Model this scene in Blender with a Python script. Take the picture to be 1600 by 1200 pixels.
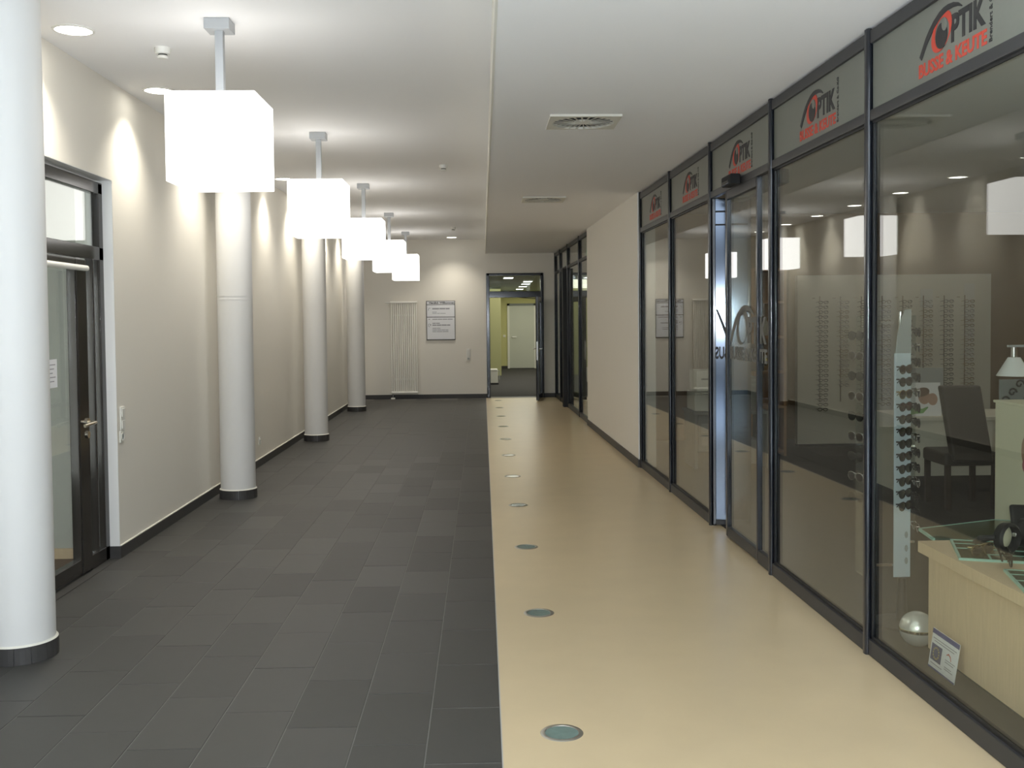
import bpy, bmesh, math, random
from mathutils import Matrix, Vector
random.seed(7)
sc = bpy.context.scene
for o in list(bpy.data.objects):
    bpy.data.objects.remove(o)
COL = sc.collection
R = math.radians

# ------------------------------------------------------------------ camera, world, lights, exposure
cd = bpy.data.cameras.new('camera'); cam = bpy.data.objects.new('camera', cd); COL.objects.link(cam)
sc.camera = cam
CP, CR, CY = -0.0352, 0.0095, -0.0284
def _rot(p, r, y):
    Rz = Matrix.Rotation(y, 3, 'Z'); Rx = Matrix.Rotation(p, 3, 'X'); Ry = Matrix.Rotation(r, 3, 'Y')
    return Rz @ Rx @ Ry
Mc = _rot(CP, CR, CY)
right, fwd, up = Mc.col[0], Mc.col[1], Mc.col[2]
B = Matrix((right, up, -fwd)).transposed().to_4x4()
cam.matrix_world = Matrix.Translation((0, 0, 1.6)) @ B
cd.sensor_fit = 'HORIZONTAL'; cd.sensor_width = 36.0
cd.lens = 1599.04 / 1600 * 36.0
cd.shift_y = -45.21 / 1600
cd.clip_end = 200
w = bpy.data.worlds.new('world'); sc.world = w; w.use_nodes = True
w.node_tree.nodes['Background'].inputs[0].default_value = (.75, .85, 1, 1)
w.node_tree.nodes['Background'].inputs[1].default_value = .10
sc.view_settings.view_transform = 'Standard'; sc.view_settings.look = 'None'
sc.view_settings.exposure = 0.55; sc.view_settings.gamma = 1.0; sc.view_settings.use_curve_mapping = False
sc.cycles.transparent_max_bounces = 24
sc.cycles.max_bounces = 10
sc.cycles.diffuse_bounces = 5
sc.cycles.sample_clamp_indirect = 4.0
PEND_E = 2.25          # lamp cubes
DOWN_W = 50.0         # each recessed downlight
def light(name, kind, loc, power, color, rot=(0, 0, 0), **kw):
    l = bpy.data.lights.new(name, kind); l.energy = power; l.color = color
    for k, v in kw.items(): setattr(l, k, v)
    o = bpy.data.objects.new(name, l); COL.objects.link(o); o.location = loc; o.rotation_euler = rot
    return o
# daylight coming in through the tall glazed entrance behind the viewer
light('daylight', 'AREA', (-.3, -5.5, 4.15), 90, (.78, .88, 1.0), (R(90), 0, 0), shape='RECTANGLE', size=4.2, size_y=1.5)
# added spot behind the viewer, bouncing off the foyer floor to brighten the ceiling
light('bounce_spot', 'SPOT', (-.3, -5.4, 4.7), 6500, (.62, .78, 1.0), (R(36), 0, 0), spot_size=R(46), spot_blend=.35, shadow_soft_size=.25)
# the flash of the camera
light('camera_flash', 'POINT', (.06, .02, 1.66), 230, (.86, .93, 1.0), shadow_soft_size=.022)
# shop ceiling lighting (dimmed), office lighting, unseen panel added to brighten the side-room wall
light('shop_light', 'AREA', (4.6, 7.0, 2.86), 24, (1, .93, .8), (0, 0, 0), shape='RECTANGLE', size=3.5, size_y=9)
light('office_light', 'AREA', (.9, 27.5, 2.46), 110, (1, .97, .80), (0, 0, 0), shape='RECTANGLE', size=3, size_y=10)
light('side_room_fill', 'AREA', (-3.6, 4.9, 1.2), 17, (1, .98, .95), (R(90), 0, 0), shape='RECTANGLE', size=1.2, size_y=1.6)

# ------------------------------------------------------------------ materials
MAT = {}
def pb(name, col, rough=.5, metal=0., noise=0., nscale=30., bump=0., bscale=80., spec=None, stretch=None, emit=None, coat=0.):
    m = bpy.data.materials.new(name); m.use_nodes = True
    nt = m.node_tree; b = nt.nodes['Principled BSDF']
    b.inputs['Roughness'].default_value = rough; b.inputs['Metallic'].default_value = metal
    if spec is not None: b.inputs['Specular IOR Level'].default_value = spec
    if coat: b.inputs['Coat Weight'].default_value = coat
    c4 = (*col, 1)
    b.inputs['Base Color'].default_value = c4
    tc = nt.nodes.new('ShaderNodeTexCoord'); mp = nt.nodes.new('ShaderNodeMapping')
    nt.links.new(tc.outputs['Object'], mp.inputs[0])
    if stretch: mp.inputs['Scale'].default_value = stretch
    if noise:
        n = nt.nodes.new('ShaderNodeTexNoise'); n.inputs['Scale'].default_value = nscale; n.inputs['Detail'].default_value = 6
        nt.links.new(mp.outputs[0], n.inputs['Vector'])
        mx = nt.nodes.new('ShaderNodeMix'); mx.data_type = 'RGBA'
        mx.inputs[6].default_value = (*[max(0, v*(1-noise)) for v in col], 1)
        mx.inputs[7].default_value = (*[min(1, v*(1+noise)) for v in col], 1)
        nt.links.new(n.outputs['Fac'], mx.inputs[0]); nt.links.new(mx.outputs[2], b.inputs['Base Color'])
    if bump:
        n2 = nt.nodes.new('ShaderNodeTexNoise'); n2.inputs['Scale'].default_value = bscale; n2.inputs['Detail'].default_value = 4
        nt.links.new(mp.outputs[0], n2.inputs['Vector'])
        bp = nt.nodes.new('ShaderNodeBump'); bp.inputs['Strength'].default_value = bump; bp.inputs['Distance'].default_value = .004
        nt.links.new(n2.outputs['Fac'], bp.inputs['Height']); nt.links.new(bp.outputs[0], b.inputs['Normal'])
    if emit:
        b.inputs['Emission Color'].default_value = (*emit[0], 1); b.inputs['Emission Strength'].default_value = emit[1]
    MAT[name] = m
    return m
def glass_mat(name, tint):
    m = bpy.data.materials.new(name); m.use_nodes = True
    nt = m.node_tree; nt.nodes.clear(); L = nt.links
    out = nt.nodes.new('ShaderNodeOutputMaterial'); mix = nt.nodes.new('ShaderNodeMixShader')
    tr = nt.nodes.new('ShaderNodeBsdfTransparent'); tr.inputs[0].default_value = (*tint, 1)
    gl = nt.nodes.new('ShaderNodeBsdfGlossy'); gl.inputs['Roughness'].default_value = 0.0; gl.inputs[0].default_value = (1, 1, 1, 1)
    g = nt.nodes.new('ShaderNodeNewGeometry')
    d = nt.nodes.new('ShaderNodeVectorMath'); d.operation = 'DOT_PRODUCT'
    L.new(g.outputs['Incoming'], d.inputs[0]); L.new(g.outputs['Normal'], d.inputs[1])
    def ma(op, a, b=None, c=None):
        n = nt.nodes.new('ShaderNodeMath'); n.operation = op
        for i, v in enumerate((a, b, c)):
            if v is None: continue
            if isinstance(v, (int, float)): n.inputs[i].default_value = v
            else: L.new(v, n.inputs[i])
        return n.outputs[0]
    a = ma('ABSOLUTE', d.outputs['Value']); s = ma('SUBTRACT', 1.0, a); p = ma('POWER', s, 5.0)
    F = ma('MULTIPLY_ADD', p, .96, .04)
    L.new(F, mix.inputs[0]); L.new(tr.outputs[0], mix.inputs[1]); L.new(gl.outputs[0], mix.inputs[2])
    L.new(mix.outputs[0], out.inputs[0])
    MAT[name] = m; return m
def emis(name, col, s):
    m = bpy.data.materials.new(name); m.use_nodes = True; nt = m.node_tree; nt.nodes.clear()
    out = nt.nodes.new('ShaderNodeOutputMaterial'); e = nt.nodes.new('ShaderNodeEmission')
    e.inputs[0].default_value = (*col, 1); e.inputs[1].default_value = s; nt.links.new(e.outputs[0], out.inputs[0])
    MAT[name] = m; return m
pb('wall_paint', (.80, .765, .69), .75, bump=.10, bscale=160)
pb('ceiling_paint', (.91, .90, .89), .85, bump=.08, bscale=120)
pb('column_paint', (.70, .695, .68), .6)
pb('soffit_paint', (.91, .90, .89), .85, bump=.08, bscale=120)
pb('reveal_white', (.84, .84, .83), .5)
pb('tile_a', (.045, .0435, .0395), .55, noise=.08, nscale=14)
pb('tile_b', (.047, .0455, .041), .52, noise=.08, nscale=11)
pb('tile_c', (.043, .0415, .0375), .58, noise=.08, nscale=17)
pb('grout', (.165, .16, .15), .9)
pb('skirting_tile', (.045, .043, .042), .5, noise=.2, nscale=20)
pb('caulk', (.78, .76, .68), .6)
pb('beige_floor', (.62, .50, .315), .30, noise=.07, nscale=3.5, bump=.03, bscale=9)
pb('anthracite', (.012, .014, .020), .15, 0., spec=.62)
pb('pale_bounce_floor', (.66, .65, .62), .5, noise=.1, nscale=4)
pb('anthracite_flat', (.034, .034, .036), .42, 0., spec=.35)
pb('door_metal', (.026, .023, .020), .16, 0., spec=.4)
pb('dark_panel', (.085, .10, .125), .13, 1.0)
pb('black', (.008, .008, .009), .55)
pb('black_gloss', (.010, .010, .011), .12)
pb('print_black', (.022, .021, .022), .6)
pb('print_red', (.52, .055, .030), .6)
pb('print_grey', (.30, .30, .33), .6)
pb('print_white', (.6, .6, .57), .6)
pb('sign_film', (.165, .17, .145), .42, noise=.04, nscale=40)
pb('frost_decal', (.15, .145, .13), .7)
pb('dark_decal', (.03, .03, .03), .6)
pb('satin_metal', (.46, .475, .49), .42, .35)
pb('chrome', (.75, .75, .76), .14, 1.)
pb('steel', (.60, .59, .56), .24, 1.)
pb('brass', (.68, .62, .50), .25, 1.)
pb('white_enamel', (.92, .90, .83), .35)
pb('white_plastic', (.78, .77, .72), .4)
pb('paper', (.80, .81, .84), .6)
pb('blue_print', (.055, .065, .23), .6)
pb('navy_print', (.045, .055, .16), .6)
pb('yellow_print', (.55, .45, .08), .6)
pb('lens_glass', (.15, .22, .20), .12, noise=.25, nscale=25)
pb('ring_steel', (.42, .40, .35), .35, .8)
pb('diffuser_plate', (.70, .68, .60), .45)
pb('fin_beige', (.62, .60, .52), .5)
pb('void', (.012, .012, .012), .9)
pb('shop_carpet', (.016, .014, .012), .95, noise=.3, nscale=160)
pb('shop_floor_brown', (.055, .042, .030), .5, noise=.2, nscale=30)
pb('tan_wall', (.30, .19, .085), .8, noise=.05, nscale=3)
pb('shop_white', (.62, .60, .52), .7)
pb('maple', (.60, .46, .31), .5, noise=.16, nscale=9, stretch=(6, 6, .6))
pb('oak', (.42, .24, .11), .5, noise=.2, nscale=9, stretch=(6, 6, .6))
pb('cream_laminate', (.76, .74, .57), .5)
pb('leather', (.050, .043, .038), .5, noise=.2, nscale=60, bump=.2, bscale=200)
pb('dark_wood', (.03, .02, .015), .4)
pb('grey_plastic', (.30, .32, .32), .5)
pb('mid_grey', (.20, .22, .22), .5)
pb('mint_edge', (.33, .56, .48), .25)
pb('green_glass', (.050, .075, .045), .08)
pb('stand_white', (.52, .60, .66), .35)
pb('lens_brown', (.022, .012, .009), .08)
pb('lens_grey', (.010, .011, .012), .08)
pb('lens_red', (.05, .012, .010), .10)
pb('frame_dark', (.02, .018, .017), .22)
pb('frame_gold', (.45, .36, .18), .25, .9)
pb('frame_silver', (.6, .6, .62), .2, 1.)
pb('lamp_shade', (.78, .80, .80), .45)
pb('mirror_silver', (.80, .80, .76), .22, .55)
pb('gold_tint', (.65, .60, .30), .12, 1.)
pb('skin_print', (.42, .26, .19), .6)
pb('hair_print', (.16, .10, .07), .6)
pb('green_print', (.16, .36, .12), .6)
pb('pink_print', (.45, .14, .17), .6)
pb('office_carpet', (.034, .032, .036), .95, noise=.35, nscale=120)
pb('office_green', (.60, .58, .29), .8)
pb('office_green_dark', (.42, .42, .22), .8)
pb('office_ceiling', (.42, .41, .33), .9)
pb('office_door', (.60, .62, .58), .45)
pb('room_grey', (.45, .46, .44), .8)
pb('room_floor', (.10, .055, .035), .5, noise=.2, nscale=20)
glass_mat('clear_glass', (.90, .93, .90))
glass_mat('shop_glass', (.91, .93, .90))
glass_mat('acrylic', (.90, .93, .93))
emis('lamp_glow', (1.0, .975, .93), PEND_E)
emis('downlight_glow', (1.0, .97, .88), 9.0)
emis('panel_glow', (1.0, 1.0, .95), 3.2)
emis('exit_glow', (.15, .8, .35), .7)

# ------------------------------------------------------------------ mesh helpers
class MB:
    def __init__(s): s.bm = bmesh.new()
    def _xf(s, vs, M):
        if M is not None: bmesh.ops.transform(s.bm, matrix=M, verts=vs)
    def box(s, a, b, M=None, bevel=0, seg=2):
        c = [(a[i]+b[i])/2 for i in range(3)]; d = [abs(b[i]-a[i]) for i in range(3)]
        r = bmesh.ops.create_cube(s.bm, size=1.0); vs = r['verts']
        bmesh.ops.transform(s.bm, matrix=Matrix.Translation(c) @ Matrix.Diagonal((*d, 1)), verts=vs)
        if bevel:
            es = list({e for v in vs for e in v.link_edges})
            rb = bmesh.ops.bevel(s.bm, geom=es, offset=bevel, segments=seg, profile=.5, affect='EDGES')
            vs = list({v for f in rb['faces'] for v in f.verts} | {v for v in vs if v.is_valid})
        s._xf(vs, M); return s
    def cyl(s, p0, p1, r, r2=None, seg=16, M=None, caps=True):
        p0, p1 = Vector(p0), Vector(p1); d = p1-p0
        r_ = bmesh.ops.create_cone(s.bm, cap_ends=caps, segments=seg, radius1=r, radius2=r if r2 is None else r2, depth=d.length)
        T = Matrix.Translation((p0+p1)/2) @ d.to_track_quat('Z', 'Y').to_matrix().to_4x4()
        bmesh.ops.transform(s.bm, matrix=T, verts=r_['verts']); s._xf(r_['verts'], M); return s
    def lathe(s, prof, seg=32, M=None, close=True):
        rings = []
        for (r, z) in prof:
            rings.append([s.bm.verts.new((r*math.cos(2*math.pi*i/seg), r*math.sin(2*math.pi*i/seg), z)) for i in range(seg)])
        for a, b in zip(rings[:-1], rings[1:]):
            for i in range(seg):
                j = (i+1) % seg; s.bm.faces.new((a[i], a[j], b[j], b[i]))
        if close:
            s.bm.faces.new(list(reversed(rings[0]))); s.bm.faces.new(rings[-1])
        s._xf([v for r in rings for v in r], M); return s
    def prism(s, pts, t, M=None):
        """polygon in local XY, extruded 0..t along Z, then M"""
        n = len(pts)
        a = [s.bm.verts.new((p[0], p[1], 0)) for p in pts]; b = [s.bm.verts.new((p[0], p[1], t)) for p in pts]
        s.bm.faces.new(list(reversed(a))); s.bm.faces.new(b)
        for i in range(n):
            j = (i+1) % n; s.bm.faces.new((a[i], a[j], b[j], b[i]))
        s._xf(a+b, M); return s
    def tube(s, path, r, seg=8, M=None, closed=False):
        P = [Vector(p) for p in path]; n = len(P); rings = []
        for i in range(n):
            if closed: t = P[(i+1) % n]-P[i-1]
            else: t = (P[min(i+1, n-1)]-P[max(i-1, 0)])
            t.normalize(); q = t.to_track_quat('Z', 'Y')
            rr = r[i] if isinstance(r, (list, tuple)) else r
            rings.append([s.bm.verts.new(P[i] + q @ Vector((rr*math.cos(2*math.pi*k/seg), rr*math.sin(2*math.pi*k/seg), 0))) for k in range(seg)])
        prs = list(zip(rings[:-1], rings[1:])) + ([(rings[-1], rings[0])] if closed else [])
        for a, b in prs:
            for k in range(seg):
                j = (k+1) % seg; s.bm.faces.new((a[k], a[j], b[j], b[k]))
        if not closed:
            s.bm.faces.new(list(reversed(rings[0]))); s.bm.faces.new(rings[-1])
        s._xf([v for r_ in rings for v in r_], M); return s
    def ball(s, c, r, M=None, u=24, v=16, scale=(1, 1, 1)):
        r_ = bmesh.ops.create_uvsphere(s.bm, u_segments=u, v_segments=v, radius=r)
        bmesh.ops.transform(s.bm, matrix=Matrix.Translation(c) @ Matrix.Diagonal((*scale, 1)), verts=r_['verts']); s._xf(r_['verts'], M); return s
    def strip(s, pts, widths, t, M=None):
        """a flat brush stroke along a 2D path"""
        n = len(pts); Lf, Rt = [], []
        for i in range(n):
            a = Vector(pts[max(i-1, 0)]); b = Vector(pts[min(i+1, n-1)]); d = (b-a).normalized(); nn = Vector((-d.y, d.x))
            p = Vector(pts[i]); Lf.append(p+nn*widths[i]/2); Rt.append(p-nn*widths[i]/2)
        new = []
        for i in range(n-1):
            q = [Lf[i], Rt[i], Rt[i+1], Lf[i+1]]
            bot = [s.bm.verts.new((v.x, v.y, 0)) for v in q]; top = [s.bm.verts.new((v.x, v.y, t)) for v in q]
            new += bot+top
            s.bm.faces.new(list(reversed(bot))); s.bm.faces.new(top)
            for k in range(4):
                j = (k+1) % 4; s.bm.faces.new((bot[k], bot[j], top[j], top[k]))
        s._xf(new, M); return s
    def mesh(s, name, mat, smooth=True):
        bmesh.ops.recalc_face_normals(s.bm, faces=s.bm.faces)
        me = bpy.data.meshes.new(name); s.bm.to_mesh(me); s.bm.free()
        me.materials.append(MAT[mat])
        if smooth:
            for p in me.polygons: p.use_smooth = True
            try: me.set_sharp_from_angle(angle=R(38))
            except Exception: pass
        return me
    def build(s, name, mat, parent=None, smooth=True, wn=False):
        o = bpy.data.objects.new(name, s.mesh(name, mat, smooth)); COL.objects.link(o)
        if parent is not None: o.parent = parent
        if wn:
            md = o.modifiers.new('wn', 'WEIGHTED_NORMAL'); md.keep_sharp = True
        return o
def link(name, me, parent=None, loc=(0, 0, 0), rot=(0, 0, 0)):
    o = bpy.data.objects.new(name, me); COL.objects.link(o); o.location = loc; o.rotation_euler = rot
    if parent is not None: o.parent = parent
    return o
def tag(o, label=None, cat=None, group=None, kind=None):
    if label: o['label'] = label
    if cat: o['category'] = cat
    if group: o['group'] = group
    if kind: o['kind'] = kind
    return o
def thing(name, label, cat, loc=(0, 0, 0), rz=0, group=None):
    o = bpy.data.objects.new(name, None); COL.objects.link(o); o.location = loc; o.rotation_euler = (0, 0, rz)
    return tag(o, label, cat, group)
def struct(name, loc=(0, 0, 0), rz=0, label=None):
    o = bpy.data.objects.new(name, None); COL.objects.link(o); o.location = loc; o.rotation_euler = (0, 0, rz); o['kind'] = 'structure'
    if label: o['label'] = label
    return o
def dup(root, label=None, loc=None, rz=None, group=None):
    def cp(o, par):
        c = o.copy(); COL.objects.link(c)
        if par is not None: c.parent = par
        for ch in o.children: cp(ch, c)
        return c
    r = cp(root, None)
    if loc is not None: r.location = loc
    if rz is not None: r.rotation_euler = (0, 0, rz)
    if label: r['label'] = label
    if group: r['group'] = group
    return r
def text_mesh(name, s, size, mat, t=.0015, bold=0., sx=1., align='LEFT', fit=None):
    cu = bpy.data.curves.new(name, 'FONT'); cu.body = s; cu.size = size; cu.extrude = t/2; cu.offset = bold
    cu.align_x = align; cu.resolution_u = 3
    o = bpy.data.objects.new('tmp', cu); COL.objects.link(o)
    bpy.context.view_layer.update()
    me = bpy.data.meshes.new_from_object(o.evaluated_get(bpy.context.evaluated_depsgraph_get()))
    bpy.data.objects.remove(o)
    xs = [v.co.x for v in me.vertices]
    k = sx
    if fit: k = fit/(max(xs)-min(xs))
    for v in me.vertices: v.co.x *= k
    me.name = name; me.materials.clear(); me.materials.append(MAT[mat])
    return me
def ell(cx, cy, rx, ry, n=28, ang=0, a0=0, a1=2*math.pi, end=False):
    out = []
    for i in range(n):
        a = a0+(a1-a0)*i/(n-1 if end else n)
        x, y = rx*math.cos(a), ry*math.sin(a)
        out.append((cx+x*math.cos(ang)-y*math.sin(ang), cy+x*math.sin(ang)+y*math.cos(ang)))
    return out
ORD = ['first', 'second', 'third', 'fourth', 'fifth', 'sixth', 'seventh', 'eighth', 'ninth', 'tenth', 'eleventh', 'twelfth', 'thirteenth',
       'fourteenth', 'fifteenth', 'sixteenth', 'seventeenth', 'eighteenth', 'nineteenth', 'twentieth', 'twenty-first', 'twenty-second', 'twenty-third', 'twenty-fourth', 'twenty-fifth']

# ------------------------------------------------------------------ setting
WL, YE, HC, HS, BX = -2.48, 20.8, 3.22, 2.93, .055
SA = math.atan(.0207); SX = 1.918          # slanted line of the glazed shop fronts: x = 1.918 - .0207 y
def sfx(y, d=0): return SX-.0207*y+d
# floor
fl = struct('floor'); D1A0, D1B0 = 5.35, 6.985
MB().box((WL, 2.6, -.06), (BX, YE, -.0022)).build('grout_bed', 'grout', fl, False)
MB().box((WL-.2, D1A0, -.06), (WL-.002, D1B0, 0)).build('tile', 'tile_a', fl, False)
TW, TL = (BX-WL)/9, .53
tme = {}
for m in ('tile_a', 'tile_b', 'tile_c'):
    tme[m] = MB().box((-TW/2+.0022, -TL/2+.0022, -.012), (TW/2-.0022, TL/2-.0022, 0), bevel=.0010, seg=1).mesh('tile', m, False)
far = MB()
for i in range(9):
    cx = BX-TW*(i+.5); off = 4.17+TL/2+(i % 3)*TL/3
    k0 = math.floor((3.0-off)/TL)
    for k in range(k0, 40):
        cy = off+k*TL
        if cy+TL/2 > YE: break
        dz = random.uniform(-.0008, .0004)
        if cy < 12.2:
            link('tile', tme[random.choice(list(tme))], fl, (cx, cy, dz))
        else:
            far.box((cx-TW/2+.002, cy-TL/2+.002, -.012), (cx+TW/2-.002, cy+TL/2-.002, dz))
o = far.build('distant_tiles', 'tile_a', fl, False); o['kind'] = 'stuff'
fb = MB()
fb.prism([(BX+.002, 2.62), (sfx(2.62, .06), 2.62), (sfx(YE, .06), YE), (BX+.002, YE)], .06, Matrix.Translation((0, 0, -.06)))
tag(fb.build('floor.001', 'beige_floor', None, False), kind='structure')
tag(MB().box((WL-.2, -6, -.08), (2.2, 2.6, 0)).build('floor.006', 'pale_bounce_floor', None, False), kind='structure')  # unseen foyer floor, made pale to bounce light up to the ceiling
MB().box((BX-.001, 2.6, -.02), (BX+.003, YE, .0012)).build('joint_strip', 'satin_metal', fl, False)
# left wall with two door openings
D1a, D1b, D1h = 5.35, 6.985, 2.556      # near glass door
D2a, D2b = 19.05, 20.15                 # far door
wl = struct('wall_left')
wb = MB()
for (a, b, z0, z1) in [(-6, D1a, 0, 5), (D1b, D2a, 0, HC+.2), (D2b, YE+.2, 0, HC+.2), (D1a, D1b, D1h, HC+.2), (D2a, D2b, 2.56, HC+.2)]:
    wb.box((WL-.25, a, z0), (WL, b, z1))
wb.build('plaster', 'wall_paint', wl, False)
rv = MB()
rv.box((WL-.25, D1b, 0.0), (WL-.0005, D1b+.004, D1h)); rv.box((WL-.25, D1b, .0), (WL-.001, D1b-.003, D1h))
rv.box((WL-.25, D1a, D1h-.003), (WL-.001, D1b, D1h))
rv.build('reveal', 'reveal_white', wl, False)
bb = struct('baseboard_left')
m1, m2 = MB(), MB()
for a, b in [(-6, D1a), (D1b, D2a), (D2b, YE)]:
    m1.box((WL-.02, a, 0), (WL+.009, b, .082)); m2.box((WL-.02, a, .082), (WL+.010, b, .089))
m1.box((WL-.065, D1b-.012, 0), (WL+.009, D1b+.01, .082)); m1.build('skirting', 'skirting_tile', bb, False); m2.build('sealant', 'caulk', bb, False)
# end wall with door opening
EX0, EX1, EH = .088, 1.232, 2.53
we = struct('wall_end'); mb = MB()
mb.box((WL-.2, YE, 0), (EX0, YE+.2, HC+.2)); mb.box((EX1, YE, 0), (1.75, YE+.2, HC+.2)); mb.box((EX0, YE, EH), (EX1, YE+.2, HC+.2))
mb.build('plaster', 'wall_paint', we, False)
mb = MB(); mb.box((WL, YE-.012, 0), (EX0-.005, YE+.01, .085)); mb.box((EX1, YE-.012, 0), (sfx(YE), YE+.01, .085))
b = mb.build('baseboard_end', 'skirting_tile', None, False); tag(b, kind='structure')
# ceilings
ce = MB().box((WL-.2, 3.7, HC), (BX+.04, YE+.2, HC+.2)).build('ceiling', 'ceiling_paint', None, False); tag(ce, kind='structure')
so = struct('ceiling.001')
MB().box((.078, 3.7, HS), (2.1, YE+.2, HC+.4)).build('soffit_board', 'soffit_paint', so, False)
MB().box((.066, 3.7, HS-.002), (.078, YE, HC)).build('edge_bead', 'caulk', so, False)
# unseen foyer behind the viewer, shaped taller for the daylight, glazed at its end
fo = MB(); fo.box((WL-.25, -6, 5), (2.4, 3.9, 5.2)); fo.box((WL-.2, 3.7, HC+.2), (2.4, 3.9, 5))
tag(fo.build('ceiling.002', 'ceiling_paint', None, False), kind='structure')
wr0 = MB().box((0, -6, 0), (.2, 1.7, 5)).build('wall_right', 'wall_paint', None, False)
wr0.location = (SX, 0, 0); wr0.rotation_euler = (0, 0, SA); tag(wr0, kind='structure')
wr1 = MB().box((0, 1.7, HS+.02), (.2, 3.9, 5)).build('wall_right.001', 'wall_paint', None, False)
wr1.location = (SX, 0, 0); wr1.rotation_euler = (0, 0, SA); tag(wr1, kind='structure')
wn = struct('window_3', label='tall glazed entrance front behind the viewer')
mb = MB()
for x in (-2.4, -1.3, -.2, .9, 1.9): mb.box((x-.03, -5.72, 0), (x+.03, -5.62, 5))
for z in (.05, 2.4, 3.6, 4.95): mb.box((-2.48, -5.72, z-.04), (2.0, -5.62, z+.04))
mb.build('glazing_frame', 'anthracite_flat', wn, False)
bw = MB().box((WL-.2, -6.15, 0), (2.2, -6.0, 5)).build('wall_back', 'mid_grey', None, False); tag(bw, kind='structure')

# white wall piece between the two shop fronts
wp = struct('wall_right.002', (SX, 0, 0), SA)
MB().box((-.035, 10.87, .0), (.15, 15.30, HS)).build('plaster', 'wall_paint', wp, False)
MB().box((-.038, 10.866, .0), (.15, 10.872, HS)).build('end_face', 'reveal_white', wp, False)
br = struct('baseboard_right', (SX, 0, 0), SA)
MB().box((-.047, 10.855, 0), (.0, 15.305, .085)).build('skirting', 'skirting_tile', br, False)

# ------------------------------------------------------------------ shop fronts
LOGO_MIX = None
def place_print(me, parent, s0, z0, name, d=.006):
    """a print mesh in local XY (x to the reader's right) set on the shop-front plane facing the corridor"""
    o = bpy.data.objects.new(name, me); COL.objects.link(o); o.parent = parent
    M = Matrix(((0, 0, -1, d), (-1, 0, 0, s0), (0, 1, 0, z0), (0, 0, 0, 1)))
    o.matrix_local = M
    return o
def logo_meshes(k=1., blk='print_black', red='print_red', wht='sign_film'):
    """meshes in metres, origin at far mullion / z=2.58 line"""
    Z = 2.58
    def sc_(p): return [(x*k, (z-Z)*k) for x, z in p]
    me = {}
    arc = [(.518, 2.660), (.548, 2.694), (.576, 2.723), (.602, 2.744), (.640, 2.769), (.687, 2.790), (.722, 2.799), (.757, 2.802), (.800, 2.799), (.838, 2.789), (.869, 2.774)]
    wd = [.022, .024, .026, .027, .027, .026, .024, .021, .017, .012, .004]
    m = MB(); m.strip(sc_(arc), [w_*k*1.15 for w_ in wd], .0015); me['brow_arc'] = m.mesh('brow_arc', blk, False)
    m = MB()
    oo = ell(.702, 2.722, .092, .066, 36, .55); ii = ell(.706, 2.716, .062, .058, 36, .55)
    oo, ii = sc_(oo), sc_(ii)
    for i in range(36):
        j = (i+1) % 36; m.prism([oo[i], oo[j], ii[j], ii[i]], .0015)
    me['eye_ring'] = m.mesh('eye_ring', red, False)
    m = MB(); m.prism(sc_(ell(.703, 2.706, .048, .052, 28, .5)), .0018); me['pupil'] = m.mesh('pupil', blk, False)
    m = MB(); m.prism(sc_(ell(.728, 2.746, .021, .027, 20, .3)), .0024); me['eye_glint'] = m.mesh('eye_glint', wht, False)
    t = text_mesh('lettering_dark', 'PTIK', .142*k, blk, bold=.0055*k, fit=.262*k)
    for v in t.vertices: v.co.x += .778*k; v.co.y += .082*k
    me['lettering_dark'] = t
    t = text_mesh('lettering_red', 'BUSSE & KEUTE', .076*k, red, bold=.0022*k, fit=.552*k)
    for v in t.vertices: v.co.x += .498*k; v.co.y += .003*k
    me['lettering_red'] = t
    t = text_mesh('lettering_small', 'Brendert & Co.KG', .030*k, blk, bold=.0003*k, fit=.225*k)
    for v in t.vertices: v.co.x, v.co.y = 1.090*k-v.co.y*1., v.co.x+.0*k
    me['lettering_small'] = t
    return me
LOGO = logo_meshes()
MULL = [1.7, 3.22, 4.752, 6.253, 7.790, 9.307, 10.845]
wf = struct('window_1', (SX, 0, 0), SA, label='dark framed glazed optician front with logo panels above the glass')
def mullion(parent, s, z1=HS-.004, wdt=.046, d0=-.030, d1=.026, z0=0.):
    # extruded profile: two rounded noses on the narrow sides, a groove between them
    pts, dm, r = [], (d1-d0)/4, (d1-d0)/4
    for sg in (-1, 1):
        for c in ((d0+dm, d0+3*dm) if sg < 0 else (d0+3*dm, d0+dm)):
            for i in range(9):
                a = math.pi+math.pi*i/8 if sg < 0 else math.pi*i/8
                pts.append((c+r*.97*math.cos(a), s+sg*(wdt/2-r)+r*math.sin(a)))
    return MB().prism(pts, z1-z0, Matrix.Translation((0, 0, z0))).build('mullion', 'anthracite', parent, True)
def bar(parent, s0, s1, z0, z1, d0=-.018, d1=.026, name='rail', mat='anthracite_flat'):
    return MB().box((d0, s0, z0), (d1, s1, z1), bevel=.006, seg=2).build(name, mat, parent, True, True)
for s in MULL: mullion(wf, s)
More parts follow.
